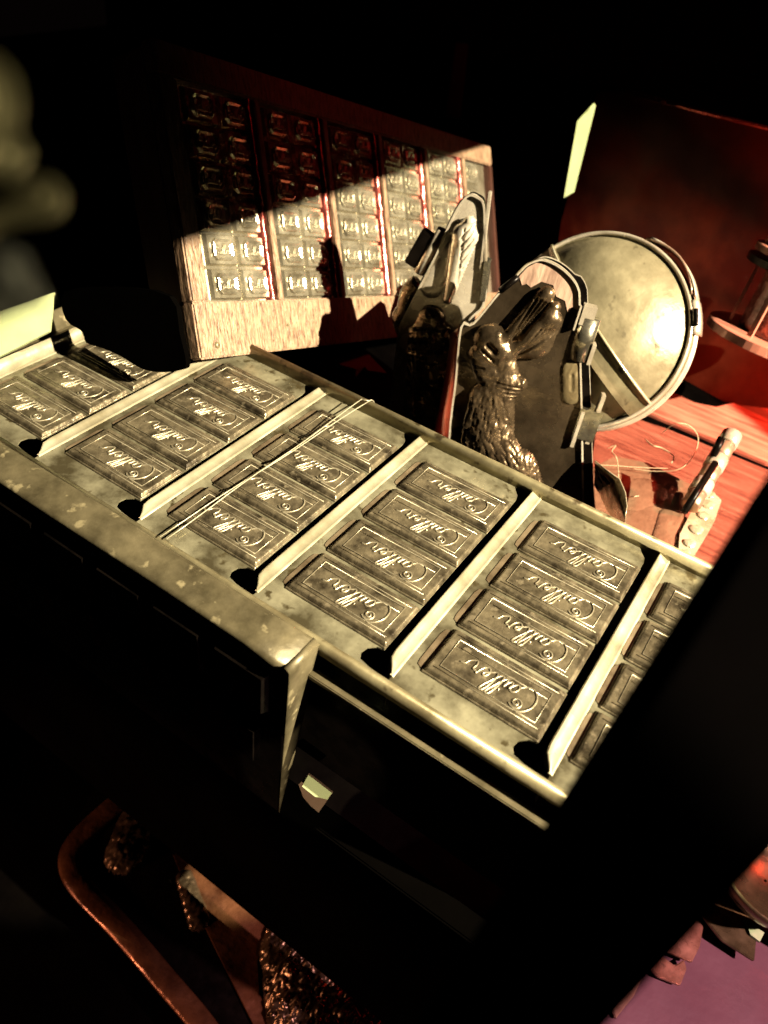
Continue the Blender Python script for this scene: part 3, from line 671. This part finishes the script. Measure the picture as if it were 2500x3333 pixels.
# ------------------------------------------------------------------ red flanged lamp glass
LO = on_plane(1712, 650, (0, 7.0*U, 0), (0, 1, 0)); ax = (UPV*.94+RT*.30+BK*.60).normalized(); xx = ax.cross(BK).normalized()
FG = Matrix((xx, ax.cross(xx), ax)).transposed().to_4x4(); FG.translation = LO
k_ = (LO-CAM).dot(-BK)*PS/FPX
SP = thing('glass_lantern', 'red pebbled glass cylinder between pale round flanges at the right border', 'lantern', FG)
bm = bmesh.new(); prof = [(78*k_, (-80+i*14)*k_) for i in range(10)]; lathe(bm, [(70*k_, -82*k_)]+prof+[(68*k_, 48*k_)], 40); obj('glass_body', bm, 'redglaze', SP, True)
for zz, rr, th in ((-92, 142, 9), (58, 128, 7), (82, 122, 7)):
    bm = bmesh.new(); lathe(bm, [(.001, (zz+th)*k_), (rr*k_, (zz+th)*k_), (rr*k_, (zz-th)*k_), (.001, (zz-th)*k_)], 56); obj('round_flange', bm, 'disc' if zz != 58 else 'shade', SP)
bm = bmesh.new(); lathe(bm, [(90*k_, 89*k_), (70*k_, 260*k_)], 40); obj('glass_neck', bm, 'redglaze', SP, True)
for da in (.0, .9, 1.9, 2.9, 3.9, 4.9):
    bm = bmesh.new(); box(bm, -6*k_, 6*k_, -3*k_, 3*k_, -84*k_, 52*k_); o = obj('stay', bm, 'disc', SP); o.location = (98*k_*math.cos(da), 98*k_*math.sin(da), 0); o.rotation_euler = (0, 0, da+math.pi/2)
bm = bmesh.new(); box(bm, -9*k_, 9*k_, -5*k_, 5*k_, 90*k_, 280*k_); o = obj('stay', bm, 'disc', SP); o.location = (-100*k_, 10*k_, 0)

# ------------------------------------------------------------------ blurred things at the left
def blob(x, y, d, pts, th, mt, name, label, cat, depth_n=None, group=None):
    o_ = CAM+ray(x, y)*d; F = frame(o_, RT, UPV); k = d*PS/FPX
    bm = bmesh.new(); P = cat_rom([(a*k, -b*k) for a, b in pts], 4, True); prism(bm, [(v.x, v.y) for v in P], -th, 0)
    bmesh.ops.bevel(bm, geom=[e for e in bm.edges if abs(e.verts[0].co.z-e.verts[1].co.z) < 1e-6 and e.verts[0].co.z > -1e-6], offset=min(th*.8, .0015), segments=4, affect='EDGES')
    o = obj(name, bm, mt, None, True); o.matrix_world = F; return tag(o, label, cat, group)
blob(5, 410, .068, [(-80, -48), (0, -50), (80, -46), (112, -22), (114, 22), (84, 48), (20, 58), (-30, 70), (-60, 96), (-90, 60)], .002, 'blur', 'tin_mould', 'blurred tan tin mould at the left border, above the grey one', 'tin mould', group='blurred tin moulds at the left')
blob(-8, 220, .070, [(-60, -120), (10, -100), (35, -30), (30, 40), (55, 90), (20, 150), (-60, 160)], .002, 'blur', 'tin_mould', 'blurred olive tin mould at the left border, highest of the three', 'tin mould', group='blurred tin moulds at the left')
blob(5, 595, .066, [(-60, -60), (20, -70), (50, -20), (78, 45), (40, 60), (-70, 90)], .0015, 'greytin', 'tin_mould', 'blurred grey tin mould standing above the pale card', 'tin mould', group='blurred tin moulds at the left')
FC = frame(CAM+ray(55, 690)*.49, (RT*.96-BK*.2).normalized(), UPV)
bm = bmesh.new(); P = [uv(FC, *q) for q in ((-60, 694), (0, 672), (118, 631), (108, 715), (-60, 800))]; prism(bm, P, -.003, 0)  # slanted top cut along the shadow line; shade put into the shape
o = obj('pale_card', bm, 'cream'); o.matrix_world = FC; tag(o, 'pale green card standing at the left border behind the tray end', 'card')
# red wooden slat behind, top centre, and an added black sheet as shade at left of the framed mould
FR = frame(CAM+ray(988, 175)*1.15, RT, UPV)
bm = bmesh.new(); P = [uv(FR, *q) for q in ((985, 92), (1012, 96), (995, 250), (964, 246))]; prism(bm, P, -.01, 0)
o = obj('hanging_slat', bm, 'wood_deep'); o.matrix_world = FR; tag(o, 'short dark red slat hanging high in the dark behind the framed mould', 'slat')
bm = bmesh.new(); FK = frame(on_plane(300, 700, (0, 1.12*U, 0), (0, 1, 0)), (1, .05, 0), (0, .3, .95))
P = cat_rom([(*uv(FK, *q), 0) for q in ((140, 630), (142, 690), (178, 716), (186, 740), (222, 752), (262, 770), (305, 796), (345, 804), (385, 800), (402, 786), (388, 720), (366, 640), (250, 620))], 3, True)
prism(bm, [(v.x, v.y) for v in P], -.004, 0); o = obj('shade_sheet', bm, 'black'); o.matrix_world = FK
tag(o, 'added black sheet standing in for the shade at the far end of the leftmost tray column', 'sheet')

# ------------------------------------------------------------------ bottom left: lower rabbit mould
ZL = -5.0*U
FLW = frame(on_plane(420, 2000, (0, 0, ZL), (0, 0, 1)), (1, 0, 0), (0, 1, 0))
LR = thing('rabbit_mould', 'reddish rabbit mould lying low at the bottom left with furrowed fur and rolled rim', 'rabbit mould', FLW)
pl = [(225, 1660), (150, 1800), (138, 1850), (152, 1915), (250, 2020), (460, 2230), (560, 2420), (1000, 2420), (860, 2120), (640, 1900)]
outline_plate('plate', [uv(FLW, *q) for q in pl], .0015, 'shade', LR)
bm = bmesh.new(); P = cat_rom([(*uv(FLW, *q), .001) for q in ((300, 1700), (232, 1755), (170, 1815), (152, 1860), (175, 1915), (265, 2010), (350, 2110), (450, 2230), (520, 2350))], 8)
tube(bm, P, lambda t: .0105-.002*t, 16, flat=.4); obj('rolled_rim', bm, 'ember', LR, True)
bm = bmesh.new(); prism(bm, [uv(FLW, *q) for q in ((375, 1850), (400, 1915), (470, 2060), (540, 2200), (590, 2300), (640, 2300), (560, 2150), (556, 2080), (566, 2045), (620, 2010), (500, 1800))], 0, .004)
o = obj('neck_plate', bm, 'ember', LR)
SCB = (Vector(uv(FLW, 500, 2000))-Vector(uv(FLW, 600, 2000))).length/100
caps = []; gro = []
def cl(a, b, ra, rb, h, am): caps.append((uv(FLW, *a), uv(FLW, *b), ra*SCB, rb*SCB, h*SCB, am))
cl((700, 2120), (760, 2350), 130, 150, 60, 3.2); cl((640, 2060), (700, 2200), 80, 110, 50, 2.4)
cl((270, 1850), (300, 1780), 46, 50, 30, 1.5); cl((400, 1900), (430, 1990), 22, 26, 20, 1)
relief('fur_relief', caps, gro, LR, 'polish_dark', .0011, nz=(.0013, 170, 0))

# small bright clip on the plinth board
CP = on_plane(682, 1712, (0, -.33*U, 0), (0, 1, 0)); FCL = frame(CP, (1, 0, 0), (0, .35, .94))
CT = thing('spring_clip', 'small bright bent metal clip on the black plinth board', 'clip', FCL)
bm = bmesh.new(); P = [uv(FCL, *q) for q in ((666, 1672), (718, 1712), (688, 1755), (672, 1742), (655, 1722), (645, 1695))]
prism(bm, P, -.001, .0)
o = obj('face', bm, 'pinktin', CT)
bm = bmesh.new(); P = [uv(FCL, *q) for q in ((667, 1673), (718, 1712), (708, 1726), (690, 1712), (662, 1690))]
A = [bm.verts.new((*p, .0004)) for p in P[:3]]+[bm.verts.new((*p, .004)) for p in P[3:]]; bm.faces.new(A); obj('bent_edge', bm, 'cream', CT)
lamp('clip_fill', 'SPOT', CP+Vector((.35, -.40, .35)), CP, 16, (1, .82, .55), spot_size=math.radians(7), spot_blend=.3, shadow_soft_size=.003)  # extra narrow spot put in just to brighten the clip

# ------------------------------------------------------------------ bottom right
ZM = -3.0*U
def mz(x, y, z=ZM): return on_plane(x, y, (0, 0, z), (0, 0, 1))
P = [mz(*q) for q in ((900, 2500), (1200, 1950), (1500, 1750), (2000, 1750), (2300, 2600))]; o0 = P[0]
bm = bmesh.new(); prism(bm, [((p-o0).x, (p-o0).y) for p in P], -.015, 0); o = obj('lacquered_board', bm, 'mauve'); o.location = o0
tag(o, 'mauve lacquered board at the bottom right under the metal blocks', 'board')
def block(px, h, mt, label, name='metal_block', th=.003, round_=False):
    Q = [mz(x, y, ZM+h) for x, y in px]; q0 = Q[0]; bm = bmesh.new(); prism(bm, [((p-q0).x, (p-q0).y) for p in Q], -th, 0)
    bmesh.ops.bevel(bm, geom=list(bm.edges), offset=.0006, segments=2, affect='EDGES')
    o = obj(name, bm, mt); o.location = q0; return tag(o, label, 'metal block', 'metal blocks on the mauve board')
block([(1300, 2130), (1386, 2078), (1395, 2095), (1370, 2150), (1330, 2200)], .004, 'pinktin', 'dull pink metal block lowest on the board beside the black post', th=.003)
block([(1400, 2085), (1428, 2062), (1458, 2085), (1478, 2072), (1484, 2092), (1470, 2128), (1420, 2108)], .007, 'copper', 'crumpled copper block on the mauve board, third from the top')
block([(1430, 2050), (1490, 1975), (1520, 2000), (1512, 2045), (1495, 2078), (1455, 2060)], .010, 'copper', 'smooth copper wedge between the crumpled block and the olive bar')
block([(1500, 1955), (1535, 1918), (1585, 1965), (1640, 1970), (1630, 2075), (1560, 2030)], .014, 'greenmetal', 'olive metal bar with a bright green tip')
block([(1545, 1950), (1595, 1880), (1800, 1950), (1800, 2080), (1650, 1990)], .030, 'greenmetal', 'brown metal slab carrying the dark bowl')
bm = bmesh.new(); Q = [mz(x, y, ZM+.0155) for x, y in ((1606, 1985), (1640, 2000), (1650, 2015), (1640, 2035), (1620, 2020))]; q0 = Q[0]; prism(bm, [((p-q0).x, (p-q0).y) for p in Q], -.0012, .001)
M['green'] = mat('green_enamel', (.25, .60, .22), (.60, .85, .45), 0, .4, 60)
o = obj('green_chip', bm, 'green'); o.location = q0; tag(o, 'small bright green chip on the tip of the olive bar', 'chip')
bm = bmesh.new(); lathe(bm, [(.001, .002), (.02, .003), (.034, .012), (.041, .028), (.043, .030), (.044, .027), (.036, .009), (.02, -.0005), (.001, -.001)], 48)
o = obj('bowl', bm, 'greenmetal', None, True); o.location = mz(1650, 1905, ZM+.033); tag(o, 'dark round bowl at the right border above the mauve board', 'bowl')

# ------------------------------------------------------------------ black post in front, and an added unseen board that cuts the light
def cam_pt(px, py, d): return CAM+(RT*((px-1250)/FPX)-UPV*((py-1666.5)/FPX)-BK)*d
bm = bmesh.new(); fr = []
A0 = [(2720, 1354, .14), (2760, 1354, .14), (2760, 2500, .14), (1788, 3533, .12), (1347, 3533, .12)]
v1 = [bm.verts.new(cam_pt(*a)) for a in A0]; v2 = [bm.verts.new(cam_pt(*a)-BK*.012) for a in A0]
bm.faces.new(v1); bm.faces.new(v2[::-1])
for i in range(5): bm.faces.new((v1[i], v2[i], v2[(i+1) % 5], v1[(i+1) % 5]))
tag(obj('case_post', bm, 'post'), 'broad black post crossing the lower right corner in front of everything', 'post')
bm = bmesh.new(); base = CAM+TD*.62
UPN = TD.cross(KD).normalized(); UPN = UPN if UPN.z > 0 else -UPN
v1 = [bm.verts.new(base+KD*a+UPN*b) for a, b in ((-.6, 0), (.50, 0), (.50, .5), (-.6, .5))]; v2 = [bm.verts.new(v.co+TD*.012) for v in v1]
bm.faces.new(v1); bm.faces.new(v2[::-1])
for i in range(4): bm.faces.new((v1[i], v2[i], v2[(i+1) % 4], v1[(i+1) % 4]))
tag(obj('light_cut_board', bm, 'black'), 'added black board out of view above right, cutting the key light', 'board')
